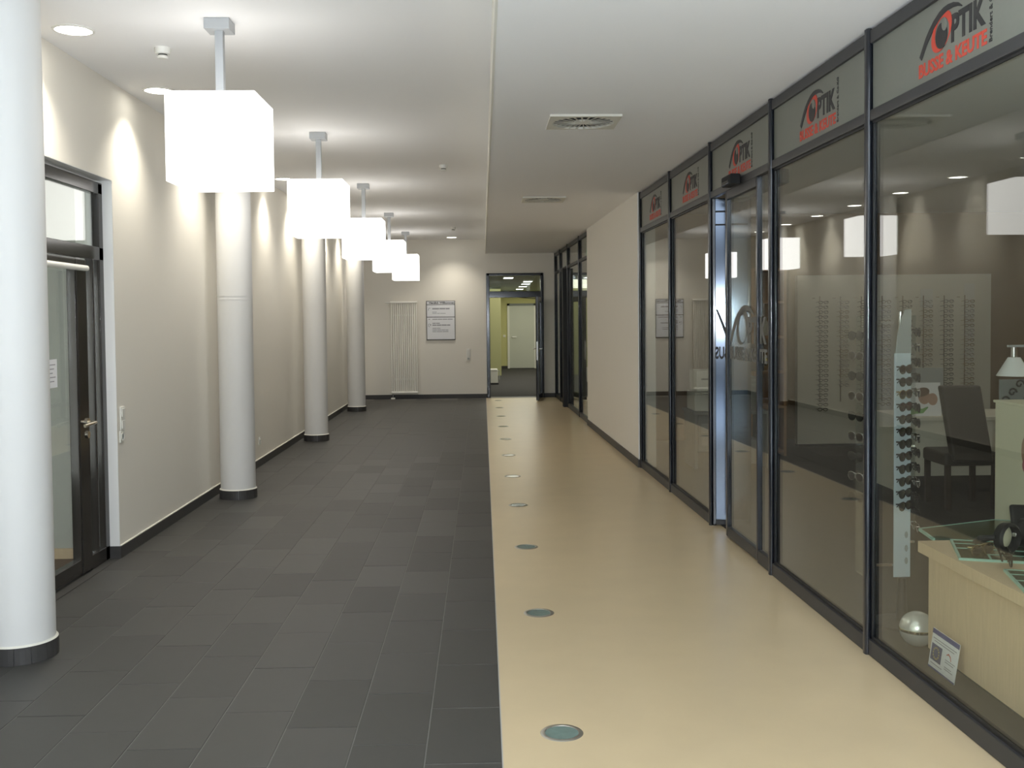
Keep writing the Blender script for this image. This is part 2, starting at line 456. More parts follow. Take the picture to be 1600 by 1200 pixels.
for a, b in zip(MULL[:-1], MULL[1:]):
    a2, b2 = a+.022, b-.022
    bar(wf, a2, b2, HS-.075, HS-.012, name='top_rail')
    bar(wf, a2, b2, 2.500, 2.552, name='header_rail')
    door = abs(a-6.253) < .01
    if not door:
        bar(wf, a2, b2, 0, .078, name='bottom_rail')
        MB().box((.004, a2, .076), (.012, b2, 2.502)).build('glass_pane', 'shop_glass', wf, False)
        g = MB(); g.box((-.004, a2, .078), (.004, a2+.012, 2.50)); g.box((-.004, b2-.012, .078), (.004, b2, 2.50)); g.box((-.004, a2, .078), (.004, b2, .09)); g.box((-.004, a2, 2.488), (.004, b2, 2.500))
        g.build('glazing_bead', 'black', wf, False)
    pnl = MB().box((-.002, a2, 2.550), (.016, b2, HS-.074)).build('sign_panel', 'sign_film', wf, False)
    if b > 4:
        for nme, me in LOGO.items():
            dd = {'brow_arc': -.0032, 'eye_ring': -.0030, 'pupil': -.0033, 'eye_glint': -.0036}.get(nme, -.0030)
            place_print(me, pnl, b, 2.58, nme, dd)
# automatic door of the shop (between the third and fourth mullion)
dr = struct('door_4', (SX, 0, 0), SA, label='glass shop door with dark stiles and a frosted logo')
def stile(s, wdt=.040, d0=-.012, d1=.026, z0=.012, z1=2.505, mat='anthracite'):
    return MB().box((d0, s-wdt/2, z0), (d1, s+wdt/2, z1), bevel=.007, seg=3).build('stile', mat, dr, True, True)
stile(7.335); stile(6.575, .03)
MB().box((-.012, 6.59, 2.44), (.028, 7.313, 2.505), bevel=.005).build('door_rail', 'anthracite_flat', dr, True, True)
MB().box((-.012, 6.59, .012), (.028, 7.313, .085), bevel=.005).build('door_rail', 'anthracite_flat', dr, True, True)
MB().box((-.012, 6.28, 0), (.028, 6.56, .085), bevel=.005).build('door_rail', 'anthracite_flat', dr, True, True)
MB().box((.006, 6.59, .084), (.014, 7.313, 2.442)).build('glass_pane', 'shop_glass', dr, False)
MB().box((.006, 6.28, .084), (.014, 6.56, 2.512)).build('glass_pane', 'shop_glass', dr, False)
MB().box((.035, 6.28, 2.42), (.11, 7.30, 2.51), bevel=.01).build('door_operator', 'anthracite_flat', dr, True, True)
MB().box((.03, 7.05, .012), (.034, 7.06, .02)).build('floor_guide', 'satin_metal', dr, False)
L2 = logo_meshes(1.62, 'frost_decal', 'frost_decal', 'frost_decal')
for nme in ('brow_arc', 'eye_ring', 'lettering_red', 'lettering_dark'):
    place_print(L2[nme], dr, 7.335+.49*1.62-.03, 1.30, 'decal', .0045)
# open leaf standing across the doorway, its face toward the corridor, lettering seen from behind
lf = struct('door_5', (sfx(7.76, -.005), 7.76, 0), -R(12.9), label='dark open door leaf standing across the shop doorway')
MB().box((0, 0, .012), (.285, .05, 2.50), bevel=.004).build('leaf_panel', 'dark_panel', lf, True, True)
for x in (.0, .262): MB().box((x, -.012, .012), (x+.024, .05, 2.50), bevel=.004, seg=3).build('stile', 'anthracite', lf, True, True)
MB().box((.02, -.010, .012), (.265, .05, .05)).build('bottom_rail', 'anthracite_flat', lf, False)
for z in (2.30, 2.40): MB().box((.02, -.009, z-.006), (.265, .0, z+.006)).build('cross_bar', 'black', lf, False)
m = MB(); m.strip([(.115, 1.435), (.085, 1.52), (.055, 1.60), (.030, 1.66)], [.020, .020, .018, .014], .0015, Matrix(((1, 0, 0, 0), (0, 0, -1, -.0006), (0, 1, 0, 0), (0, 0, 0, 1))))
m.build('decal', 'dark_decal', lf, False)
t = text_mesh('decal', 'BUS', .125, 'dark_decal', bold=.004, fit=.10)
o = link('decal', t, lf); o.matrix_local = Matrix(((-1, 0, 0, .122), (0, 0, -1, -.0012), (0, 1, 0, 1.285), (0, 0, 0, 1)))
# motion sensor above the shop door
t = thing('motion_sensor', 'black box-shaped motion sensor on the header above the shop door', 'sensor', (sfx(7.02, -.021), 7.02, 2.535), SA)
MB().box((-.075, -.12, -.035), (0, .12, .035), bevel=.012, seg=3).build('housing', 'void', t, True, True)
MB().box((-.080, -.085, -.028), (-.070, .085, -.004), bevel=.003).build('sensor_window', 'black_gloss', t, True, True)

# second shop front, beyond the white wall
w2 = struct('window_2', (SX, 0, 0), SA, label='further dark framed glazed front beside the end door')
M2 = [15.34, 16.53, 18.30, 19.70, 20.74]
for s in M2[1:]: mullion(w2, s)
for a, b in zip(M2[:-1], M2[1:]):
    bar(w2, a, b, HS-.075, HS-.012, name='top_rail'); bar(w2, a, b, 2.500, 2.552, name='header_rail'); bar(w2, a, b, 0, .078, name='bottom_rail')
    MB().box((.004, a+.02, .076), (.012, b-.02, 2.502)).build('glass_pane', 'shop_glass', w2, False)
    MB().box((.004, a+.02, 2.550), (.012, b-.02, HS-.074)).build('glass_pane', 'shop_glass', w2, False)
d6 = struct('door_6', (SX, 0, 0), SA, label='narrow dark door stile in the further front')
MB().box((-.09, 18.42, .0), (.07, 18.60, 2.50), bevel=.008).build('door_post', 'black', d6, True, True)
MB().box((-.05, 18.62, 1.02), (-.03, 18.74, 1.04), bevel=.004).build('door_handle', 'steel', d6, True, True)
# small emergency sign glowing behind the second front
t = thing('exit_sign', 'small green lit emergency sign behind the further glazed front', 'sign', (sfx(17.6, .35), 17.6, 2.72))
MB().box((-.12, -.02, -.075), (.12, .02, .075), bevel=.006).build('sign_box', 'white_plastic', t)
MB().box((-.11, -.024, -.065), (.11, -.018, .065)).build('lit_face', 'exit_glow', t, False)
MB().cyl((0, 0, .07), (0, 0, .21), .008, seg=8).build('hanger', 'satin_metal', t)

# ------------------------------------------------------------------ left glass door
FX = -2.545
dl = struct('door_1', (0, 0, 0), 0, label='dark framed glass door in the left wall with side light and top light')
def dbox(a, b, z0, z1, x0=FX-.05, x1=FX, name='frame_bar', mat='door_metal', bv=.006):
    return MB().box((x0, a, z0), (x1, b, z1), bevel=bv, seg=3).build(name, mat, dl, True, True)
dbox(6.905, D1b-.003, 0, 2.53, name='jamb'); dbox(D1a, D1a+.08, 0, 2.53, name='jamb')
dbox(D1a, D1b-.003, 2.455, 2.535, name='head'); dbox(D1a, D1b-.003, 2.015, 2.105, name='transom_bar')
dbox(6.775, 6.805, .09, 2.02, name='mullion'); dbox(6.66, D1b-.003, 0, .095, name='bottom_rail')
dbox(D1a+.06, 6.66, .02, .11, x1=FX+.004, name='bottom_rail')
dbox(6.475, 6.655, .012, 2.005, x1=FX+.006, name='lock_stile'); dbox(D1a+.09, D1a+.2, .012, 2.005, x1=FX+.006, name='hinge_stile')
dbox(D1a+.19, 6.49, 1.955, 2.005, x1=FX+.006, name='leaf_rail')
dbox(6.488, 6.497, .012, 2.0, x1=FX+.0075, name='seal', mat='black', bv=0)
gx = (FX-.03, FX-.022)
for a, b, z0, z1 in [(D1a+.07, 6.91, 2.10, 2.46), (D1a+.19, 6.48, .10, 1.96), (6.65, 6.78, .09, 2.02), (6.80, 6.91, .09, 2.02)]:
    MB().box((gx[0], a, z0), (gx[1], b, z1)).build('glass_pane', 'clear_glass', dl, False)
cb = MB(); cb.box((FX+.006, D1a+.25, 1.93), (FX+.052, 6.60, 1.965), bevel=.014, seg=3); cb.build('closer_rail', 'white_enamel', dl, True, True)
h = MB(); h.tube([(FX+.006, 6.615, .965), (FX+.055, 6.615, .965), (FX+.066, 6.603, .965), (FX+.068, 6.56, .965), (FX+.066, 6.47, .962), (FX+.058, 6.44, .958)], .0105, 10)
hd = h.build('door_handle', 'brass', dl)
MB().cyl((FX+.004, 6.615, .965), (FX+.016, 6.615, .965), .027, seg=20).build('rosette', 'brass', hd)
MB().cyl((FX+.004, 6.615, .885), (FX+.016, 6.615, .885), .024, seg=20).build('lock_cylinder', 'brass', dl)
t = thing('paper_notice', 'small printed paper notice taped on the glass of the left door', 'notice', (FX-.0215, 6.16, 1.30))
MB().box((0, -.075, -.085), (.001, .075, .085)).build('sheet', 'paper', t, False)
for k in range(5): MB().box((.001, -.055, .05-.025*k), (.0016, .05-.02*(k % 3), .056-.025*k)).build('printed_line', 'print_grey', t, False)
# side room behind it
rm = struct('wall_side_room'); mb = MB()
mb.box((-6.0, 3.5, 0), (-5.9, 7.1, 3.1)); mb.box((-5.9, 7.0, 0), (WL-.25, 7.1, 3.1)); mb.box((-5.9, 3.4, 0), (WL-.25, 3.5, 3.1))
mb.build('plaster', 'room_grey', rm, False)
tag(MB().box((-6, 3.4, 3.0), (WL-.25, 7.1, 3.1)).build('ceiling.003', 'ceiling_paint', None, False), kind='structure')
tag(MB().box((-6, 3.4, -.1), (WL-.2, 7.1, -.002)).build('floor.002', 'room_floor', None, False), kind='structure')
tag(MB().box((-5.9, 6.985, 0), (WL-.25, 7.0, .07)).build('baseboard_side_room', 'maple', None, False), kind='structure')
# far door in the left wall
d2 = struct('door_2', label='dark framed door at the far end of the left wall')
mb = MB(); mb.box((WL-.2, D2a, 0), (WL+.012, D2a+.06, 2.56)); mb.box((WL-.2, D2b-.06, 0), (WL+.012, D2b, 2.56)); mb.box((WL-.2, D2a, 2.50), (WL+.012, D2b, 2.56)); mb.build('door_frame', 'door_metal', d2, False)
MB().box((WL-.10, D2a+.06, .01), (WL-.05, D2b-.06, 2.5)).build('leaf', 'door_metal', d2, False)
MB().tube([(WL-.05, D2a+.12, 1.03), (WL+.0, D2a+.12, 1.03), (WL+.0, D2a+.24, 1.03)], .009, 8).build('door_handle', 'steel', d2)

# ------------------------------------------------------------------ end door and the office beyond
de = struct('door_3', label='dark framed open glass door with top light in the end wall')
def ebox(a, b, name, mat='anthracite', bv=.008):
    return MB().box(a, b, bevel=bv, seg=3).build(name, mat, de, True, True)
y0, y1 = YE-.03, YE+.06
ebox((EX0-.01, y0, 0), (EX0+.062, y1, EH), 'jamb'); ebox((EX1-.052, y0, 0), (EX1+.01, y1, EH), 'jamb')
ebox((EX0, y0, EH-.055), (EX1, y1, EH), 'head'); ebox((EX0+.04, y0, 2.035), (EX1-.04, y1, 2.165), 'transom_bar')
MB().box((EX0+.05, YE+.0, 2.16), (EX1-.05, YE+.008, EH-.05)).build('glass_pane', 'clear_glass', de, False)
MB().box((EX0+.04, YE-.03, 0), (EX1-.04, YE+.16, .006)).build('threshold', 'anthracite_flat', de, False)
lv = struct('door_3_leaf', (EX1-.055, YE-.035, 0), R(-97.5), label='open glass door leaf standing at the end door')
lv.name = 'door_7'
MB().box((0, -.02, .02), (.10, .035, 2.03), bevel=.006).build('stile', 'anthracite', lv, True, True)
MB().box((.93, -.02, .02), (1.04, .035, 2.03), bevel=.006).build('stile', 'anthracite', lv, True, True)
for z0, z1 in ((.02, .13), (1.93, 2.03)): MB().box((.09, -.02, z0), (.94, .035, z1), bevel=.005).build('leaf_rail', 'anthracite', lv, True, True)
MB().box((.09, .004, .12), (.94, .012, 1.94)).build('glass_pane', 'clear_glass', lv, False)
MB().box((1.039, -.004, .80), (1.0425, .018, 1.16)).build('lock_plate', 'steel', lv, False)
for sgn, yy in ((-1, -.02), (1, .035)):
    MB().tube([(.985, yy, 1.02), (.985, yy+sgn*.05, 1.02), (.87, yy+sgn*.055, 1.02)], .010, 8).build('door_handle', 'steel', lv)
MB().box((.05, -.075, 1.945), (.30, -.02, 2.0), bevel=.008).build('door_closer', 'satin_metal', lv, True, True)
MB().tube([(.17, -.06, 2.005), (-.02, -.34, 2.03), (-.03, -.52, 2.05)], .008, 8).build('closer_arm', 'black', lv)
# office shell
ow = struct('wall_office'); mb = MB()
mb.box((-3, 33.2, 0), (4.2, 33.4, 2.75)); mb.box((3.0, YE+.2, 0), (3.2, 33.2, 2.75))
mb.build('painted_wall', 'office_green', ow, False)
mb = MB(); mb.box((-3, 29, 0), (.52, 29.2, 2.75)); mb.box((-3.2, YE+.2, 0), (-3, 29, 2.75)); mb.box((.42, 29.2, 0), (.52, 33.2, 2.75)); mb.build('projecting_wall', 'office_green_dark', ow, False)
tag(MB().box((.52, 33.185, 0), (3, 33.2, .08)).build('baseboard_office', 'skirting_tile', None, False), kind='structure')
tag(MB().box((-3.2, YE+.19, -.1), (4.2, 33.4, -.001)).build('floor.003', 'office_carpet', None, False), kind='structure')
tag(MB().box((-3.2, YE+.19, 2.52), (4.2, 33.4, 2.8)).build('ceiling.004', 'office_ceiling', None, False), kind='structure')
od = struct('door_8', label='plain white door in the green office wall')
MB().box((.80, 33.15, 0), (.87, 33.2, 2.10)).build('door_frame', 'reveal_white', od, False); MB().box((1.67, 33.15, 0), (1.74, 33.2, 2.10)).build('door_frame', 'reveal_white', od, False)
MB().box((.80, 33.15, 2.03), (1.74, 33.2, 2.10)).build('door_frame', 'mid_grey', od, False)
MB().box((.87, 33.16, .01), (1.67, 33.19, 2.03)).build('leaf', 'office_door', od, False)
MB().tube([(.95, 33.16, 1.02), (.95, 33.10, 1.02), (1.08, 33.10, 1.02)], .012, 8).build('door_handle', 'steel', od)
olab = ['white fluorescent panel light nearest on the office ceiling', 'second panel light on the office ceiling beyond the end door', 'third panel light on the office ceiling beyond the end door', 'fourth panel light on the office ceiling beyond the end door', 'white panel light alone on the left of the office ceiling']
for k, (px, py) in enumerate([(1.09, 24.5), (1.11, 26.2), (1.12, 28.3), (1.12, 30.7), (.57, 22.3)]):
    t = thing('panel_light', olab[k], 'lamp', (px, py, 2.52), 0, 'panel lights on the office ceiling')
    MB().box((-.11, -.32, -.03), (.11, .32, 0)).build('housing', 'white_plastic', t, False)
    MB().box((-.10, -.30, -.034), (.10, .30, -.028)).build('diffuser', 'panel_glow', t, False)
t = thing('exit_sign', 'small green lit exit sign under the office ceiling beyond the end door', 'sign', (1.13, 32.3, 2.43))
MB().box((-.10, -.02, -.04), (.10, .02, .04)).build('sign_box', 'exit_glow', t, False); MB().cyl((0, 0, .03), (0, 0, .09), .008, seg=6).build('hanger', 'satin_metal', t)
t = thing('document_box', 'pale grey storage box on the dark office carpet by the end door', 'box', (.235, 25.3, 0))
MB().box((-.21, -.2, .03), (.13, .2, .34), bevel=.01).build('box_body', 'white_plastic', t, True, True)
MB().box((-.21, -.21, .33), (.12, .21, .37), bevel=.008).build('box_lid', 'white_plastic', t, True, True)
MB().box((-.23, -.22, 0), (.14, .22, .035)).build('base_board', 'black', t, False)
MB().tube([(.12, 0, .33), (.165, 0, .32), (.17, 0, .10)], .012, 8).build('carry_handle', 'grey_plastic', t)
t = thing('light_switch', 'white light switch on the green office wall beside the white door', 'switch', (.70, 33.2, 1.05))
MB().box((-.04, -.012, -.04), (.04, 0, .04), bevel=.004).build('switch_plate', 'white_plastic', t, True, True); MB().box((-.028, -.018, -.028), (.028, -.01, .028), bevel=.003).build('rocker', 'white_plastic', t, True, True)

# ------------------------------------------------------------------ columns
colab = ['white round column nearest the viewer, cut by the picture edge', 'white round column behind the first lamp cube, second from the viewer',
         'slim white round column, third of the row along the left wall', 'white round column farthest away, close to the end wall']
cbase = MB()
for i in range(14):
    a0, a1 = 2*math.pi*i/14+.006, 2*math.pi*(i+1)/14-.006
    for q in range(3):
        b0, b1 = a0+(a1-a0)*q/3, a0+(a1-a0)*(q+1)/3
        cbase.prism([(.15*math.cos(b0), .15*math.sin(b0)), (.168*math.cos(b0), .168*math.sin(b0)), (.168*math.cos(b1), .168*math.sin(b1)), (.15*math.cos(b1), .15*math.sin(b1))], .082)
cbme = cbase.mesh('base_tiles', 'skirting_tile', False)
shme = MB().lathe([(.1555, .0), (.1555, HC)], 64).mesh('shaft', 'column_paint')
slme = MB().lathe([(.150, .082), (.166, .082), (.160, .090), (.150, .091)], 48).mesh('base_sealant', 'caulk')
rgm = MB()
for z in (1.80, 1.83): rgm.lathe([(.150, z-.004), (.1572, z-.003), (.1572, z+.003), (.150, z+.004)], 64)
rgme = rgm.mesh('joint_ring', 'column_paint')
for k in range(4):
    t = thing('column', colab[k], 'column', (-2.242, 4.955+4.4*k, 0), 0, 'white columns along the left wall'); t['kind'] = 'thing'
    link('shaft', shme, t); link('base_tiles', cbme, t); link('base_sealant', slme, t)
    if k: link('joint_ring', rgme, t)

# ------------------------------------------------------------------ cube pendants
pl = ['glowing white lamp cube nearest the viewer, hanging on a grey rod', 'glowing white lamp cube, second of the hanging row', 'glowing white lamp cube, third of the hanging row', 'glowing white lamp cube, fourth of the hanging row', 'glowing white lamp cube farthest away, nearest the radiator']
S = .467; zb = 2.331
t0 = None
for k in range(5):
    lc = (-1.401, 5.617+3.33*k, HC)
    if k == 0:
        t0 = thing('cube_pendant_lamp', pl[0], 'lamp', lc, 0, 'cube lamps hanging along the corridor')
        z0 = zb-HC
        MB().box((-.068, -.068, -.058), (.068, .068, 0), bevel=.004).build('ceiling_box', 'satin_metal', t0, True, True)
        MB().box((-.022, -.022, z0+S-.02), (.022, .022, -.05), bevel=.003).build('rod', 'satin_metal', t0, True, True)
        MB().box((-S/2, -S/2, z0), (S/2, S/2, z0+S), bevel=.006, seg=2).build('shade', 'lamp_glow', t0, True, True)
        m = MB(); e = .006
        for a in (-1, 1):
            for b in (-1, 1):
                m.box((a*(S/2)-.003, b*(S/2)-.003, z0+.002), (a*(S/2)+.003, b*(S/2)+.003, z0+S-.002))
        mm = m.build('shade_corner', 'lamp_shade', t0, False); bpy.data.objects.remove(mm)
    else: dup(t0, pl[k], lc)

# ------------------------------------------------------------------ downlights along the left wall
dme = {}
dlrim = MB().lathe([(.098, 0), (.112, 0), (.112, -.006), (.098, -.008)], 40, close=False).mesh('trim_ring', 'white_plastic')
dlens = MB().lathe([(.0, -.0035), (.100, -.0035)], 40, close=False).mesh('lens', 'downlight_glow', False)
for k in range(0, 10):
    y = 5.778+1.5*k
    t = thing('recessed_downlight', '%s recessed downlight of the row beside the left wall, counting from the viewer' % ORD[k], 'lamp', (-2.242, y, HC), 0, 'downlights along the left wall')
    link('trim_ring', dlrim, t); link('lens', dlens, t)
    l = light('downlight_beam', 'SPOT', (0, 0, -.02), DOWN_W, (1, .94, .82), (0, 0, 0), spot_size=R(112), spot_blend=1.0, shadow_soft_size=.045)
    l.parent = t
t = thing('recessed_downlight', 'single round downlight near the end wall, away from the wall row', 'lamp', (-.59, 20.25, HC))
link('trim_ring', dlrim, t); link('lens', dlens, t)
l = light('downlight_beam', 'SPOT', (0, 0, -.02), DOWN_W, (1, .94, .82), (0, 0, 0), spot_size=R(112), spot_blend=1.0, shadow_soft_size=.045); l.parent = t

# ------------------------------------------------------------------ smoke detectors
def detector(label, loc):
    t = thing('smoke_detector', label, 'detector', loc, 0, 'detectors on the ceiling')
    MB().lathe([(.046, 0), (.046, -.014), (.042, -.034), (.030, -.038)], 24).build('base', 'white_plastic', t)
    MB().lathe([(.026, -.036), (.026, -.046)], 20).build('smoke_slot', 'black', t)
    MB().lathe([(.030, -.046), (.034, -.052), (.028, -.062), (.006, -.064)], 24).build('cap', 'white_plastic', t)
detector('white smoke detector between the nearest downlights and first lamp cube', (-1.873, 6.164, HC))
detector('small white smoke detector on the ceiling close to the soffit edge', (-.392, 10.81, HC))
detector('small smoke detector far down the ceiling near the end wall', (-.50, 18.05, HC))

# ------------------------------------------------------------------ swirl air diffusers in the soffit
def diffuser(label, loc):
    t = thing('swirl_air_vent', label, 'vent', loc, 0, 'square swirl vents in the soffit')
    h, r = .235, .205
    m = MB(); n = 48; sq = []
    for i in range(n):
        a = 2*math.pi*i/n; c, s_ = math.cos(a), math.sin(a); q = h/max(abs(c), abs(s_)); sq.append((c*q, s_*q))
    ci = ell(0, 0, r, r, n)
    for i in range(n):
        j = (i+1) % n; m.prism([sq[i], sq[j], ci[j], ci[i]], .016, Matrix.Translation((0, 0, -.018)))
    m.build('face_plate', 'diffuser_plate', t, False)
    MB().box((-.237, .225, -.0185), (.237, .237, 0)).build('edge_strip', 'white_plastic', t, False)
    MB().lathe([(.0, -.001), (r+.002, -.001)], 32, close=False).build('plenum', 'void', t, False)
    fm = MB().prism([(.05, -.0025), (.204, -.0068), (.204, .0068), (.05, .0025)], .002, Matrix.Translation((0, 0, -.0165)) @ Matrix.Rotation(R(2), 4, 'X')).mesh('fin', 'fin_beige', False)
    for i in range(24): link('fin', fm, t, (0, 0, 0), (0, 0, 2*math.pi*(i+.5)/24))
    MB().lathe([(.0, -.021), (.018, -.021), (.058, -.014), (.058, -.002)], 24, close=False).build('hub', 'diffuser_plate', t)
diffuser('square swirl air vent in the soffit, the nearer one', (.689, 6.925, HS))
diffuser('square swirl air vent in the soffit, the farther one', (.687, 11.39, HS))

# ------------------------------------------------------------------ floor lights
ring = MB().lathe([(.064, 0.0), (.066, .003), (.080, .0025), (.083, 0)], 40, close=False).mesh('ring', 'ring_steel')
lens = MB().lathe([(.0, .0008), (.066, .0008)], 40, close=False).mesh('lens', 'lens_glass', False)
for k in range(11):
    t = thing('floor_light', '%s round glass floor light in the beige floor, counting from the viewer' % ORD[k], 'floor light', (.2894, 3.894+1.6175*k, 0), 0, 'round lights let into the beige floor')
    link('ring', ring, t); link('lens', lens, t)

# ------------------------------------------------------------------ radiator, sign board, switches
t = thing('tube_radiator', 'tall cream tube radiator on the end wall', 'radiator', (-1.59, YE, .0))
tm = MB().cyl((0, 0, .135), (0, 0, 1.955), .0145, seg=12).mesh('tube', 'white_enamel')
for i in range(13):
    for yy in (-.085,): link('tube', tm, t, (-.252+.042*i, yy, 0))
for z in (.135, 1.955): MB().box((-.275, -.115, z-.022), (.275, -.035, z+.022), bevel=.014, seg=3).build('header_pipe', 'white_enamel', t, True, True)
for z in (.4, 1.7): MB().box((-.2, -.04, z-.02), (.2, 0, z+.02)).build('wall_bracket', 'white_enamel', t, False)
MB().cyl((-.235, -.075, .02), (-.235, -.075, .12), .016, seg=12).build('valve_pipe', 'chrome', t)
MB().box((-.275, -.11, 0.0), (-.195, -.05, .03), bevel=.006).build('valve_block', 'white_enamel', t, True, True)
MB().cyl((-.275, -.075, 1.95), (-.37, -.075, 1.95), .012, seg=12).build('vent_valve', 'white_plastic', t)

t = thing('directory_board', 'framed white welcome directory board on the end wall beside the radiator', 'sign', (-.846, YE, 1.585))
MB().box((-.291, -.018, -.397), (.291, 0, .397), bevel=.004).build('backing_frame', 'anthracite_flat', t, True, True)
SGN = [(.325, .385), (.075, .312), (-.383, .062)]
for z0, z1 in SGN: MB().box((-.279, -.024, z0), (.281, -.016, z1), bevel=.002).build('sign_plate', 'paper', t, True, True)
FACE = lambda x, z, d=-.0245: Matrix(((1, 0, 0, x), (0, 0, -1, d), (0, 1, 0, z), (0, 0, 0, 1)))
def wtext(s, x, z, size, mat, fit=None, bold=0.):
    me = text_mesh('lettering', s, size, mat, .001, bold, fit=fit); o = link('lettering', me, t); o.matrix_local = FACE(x, z); return o
wtext('Herzlich Willkommen', -.235, .340, .052, 'print_black', .51, .002)
def bars(rows, mat='print_grey'):
    for (x, z, wd, hh, n) in rows:
        m = MB(); xx = x; random.seed(int(1000*abs(z))+n)
        ws = [random.uniform(.6, 1.4) for _ in range(n)]; tot = sum(ws); gap = .008
        for q in ws:
            L_ = (wd-gap*(n-1))*q/tot; m.box((xx, -.0252, z), (xx+L_, -.0238, z+hh)); xx += L_+gap
        m.build('text_line', mat, t, False)
bars([(-.17, .225, .35, .026, 3), (-.17, .165, .09, .010, 1), (-.17, .138, .27, .010, 3), (-.25, .018, .035, .013, 1), (-.17, .016, .41, .016, 4),
      (-.17, -.066, .15, .018, 2), (-.17, -.105, .36, .022, 4), (-.17, -.165, .16, .012, 2), (-.17, -.198, .32, .012, 4), (-.17, -.231, .32, .012, 3)])
m = MB(); m.strip([(-.25, .20), (-.245, .235), (-.225, .255), (-.205, .24)], [.008, .01, .01, .006], .001, FACE(0, 0)); m.build('small_emblem', 'print_grey', t, False)
m = MB(); m.strip([(-.225, -.06), (-.25, -.08), (-.245, -.12), (-.215, -.13)], [.008, .01, .01, .006], .001, FACE(0, 0)); m.prism(ell(-.208, -.088, .012, .016, 12), .001, FACE(0, 0)); m.build('small_emblem', 'print_grey', t, False)

def switchplate(name, label, cat, loc, rz, n, socket=0):
    t = thing(name, label, cat, loc, rz)        # local: plate in XZ, front to -Y
    H = .081*n/2
    MB().box((-.0405, -.010, -H), (.0405, 0, H), bevel=.004, seg=2).build('plate', 'white_plastic', t, True, True)
    for i in range(n):
        zc = -H+.0405+.081*i
        if i < socket:
            MB().lathe([(.028, 0), (.028, .004), (.022, .004), (.022, 0)], 20, Matrix.Translation((0, -.0095, zc)) @ Matrix.Rotation(R(90), 4, 'X'), close=False).build('socket_ring', 'white_plastic', t)
            MB().cyl((0, -.011, zc), (0, -.0095, zc), .021, seg=20).build('socket_well', 'grey_plastic', t)
        else:
            MB().box((-.028, -.016, zc-.028), (.028, -.009, zc+.028), bevel=.003).build('rocker', 'white_plastic', t, True, True)
switchplate('light_switch', 'white double light switch on the left wall just past the glass door', 'switch', (WL, 7.07, .945), R(90), 2)
switchplate('wall_socket', 'white socket plate below the light switch past the glass door', 'socket', (WL, 7.055, .822), R(90), 1, 1)
switchplate('wall_socket', 'white socket low on the left wall just behind the second column', 'socket', (WL, 11.34, .28), R(90), 1, 1)
switchplate('light_switch', 'white triple switch and socket strip on the end wall beside the door', 'switch', (-.293, YE, .885), 0, 3, 1)

# ------------------------------------------------------------------ shop interior
sw = struct('wall_shop'); mb = MB()
mb.box((7.4, 1.5, 0), (7.5, 13.3, 3.0)); mb.box((sfx(13.2, .12), 13.2, 0), (7.4, 13.3, 3.0)); mb.build('tan_paint', 'tan_wall', sw, False)
mb = MB(); mb.box((sfx(1.6, .1), 1.5, 0), (7.5, 1.6, 3.0)); mb.build('white_paint', 'shop_white', sw, False)
mb = MB(); mb.prism([(sfx(1.5, .065), 1.5), (7.5, 1.5), (7.5, 13.3), (sfx(13.3, .065), 13.3)], .1, Matrix.Translation((0, 0, -.1))); tag(mb.build('floor.004', 'shop_carpet', None, False), kind='structure')
mb = MB(); mb.prism([(2.1, 1.5), (7.5, 1.5), (7.5, 13.3), (2.1, 13.3)], .1, Matrix.Translation((0, 0, HS))); tag(mb.build('ceiling.005', 'soffit_paint', None, False), kind='structure')
# rear front: shallow dark room behind
r2 = struct('wall_rear_room'); mb = MB()
mb.box((3.4, 13.4, 0), (3.5, YE+.1, 3)); mb.box((1.7, 13.35, 0), (3.5, 13.45, 3)); mb.box((1.6, YE+.0, 0), (3.5, YE+.1, 3)); mb.build('white_paint', 'shop_white', r2, False)
tag(MB().box((sfx(15, .09), 13.4, -.1), (3.5, YE, -.001)).build('floor.005', 'shop_carpet', None, False), kind='structure')
tag(MB().box((2.1, 13.4, HS), (3.5, YE+.1, 3.03)).build('ceiling.006', 'soffit_paint', None, False), kind='structure')

# display wall with spectacle rods
DY = 12.42
t = thing('spectacle_display_wall', 'pale free-standing display wall holding rods of spectacles in the shop', 'display wall', (5.05, DY, 0))
MB().box((-1.2, 0, .02), (1.2, .10, 2.10), bevel=.004).build('back_panel', 'shop_white', t, True, True)
MB().box((-1.2, -.03, .0), (1.2, .12, .03)).build('plinth', 'black', t, False)
MB().box((.86, -.006, 1.0), (.99, .0, 1.98)).build('light_strip', 'print_white', t, False)
rodx = [-.985+.256*k for k in range(8)]
rme = MB().box((-.006, -.035, .55), (.006, -.023, 1.84)).mesh('rod', 'steel', False)
for x in rodx: link('rod', rme, t, (x+.05, 0, 0))
for x in rodx: MB().box((x-.045, -.03, 1.815), (x-.01, -.012, 1.822)).build('rod_cap', 'chrome', t, False)
MB().box((.32, -.012, 1.70), (.47, -.002, 1.92)).build('small_placard', 'print_white', t, False)
def specs_mesh(name, mat, wd=.064):
    m = MB()
    for s_ in (-1, 1):
        m.tube([(s_*.034+.026*math.cos(a), 0, .017*math.sin(a)) for a in [2*math.pi*i/12 for i in range(12)]], .0038, 4, closed=True)
        m.tube([(s_*.060, 0, .006), (s_*.064, .012, .006), (s_*.058, .10, .0)], .0030, 4)
    m.tube([(-.009, 0, .004), (0, -.003, .007), (.009, 0, .004)], .0034, 4)
    return m.mesh(name, mat)
SM = [specs_mesh('spectacles', q) for q in ('frame_dark', 'frame_silver', 'frame_dark', 'frame_gold')]
rowsn = [23, 18, 22, 22, 22, 22, 22, 22]
rod_names = ['first', 'second', 'third', 'fourth', 'fifth', 'sixth', 'seventh', 'eighth']
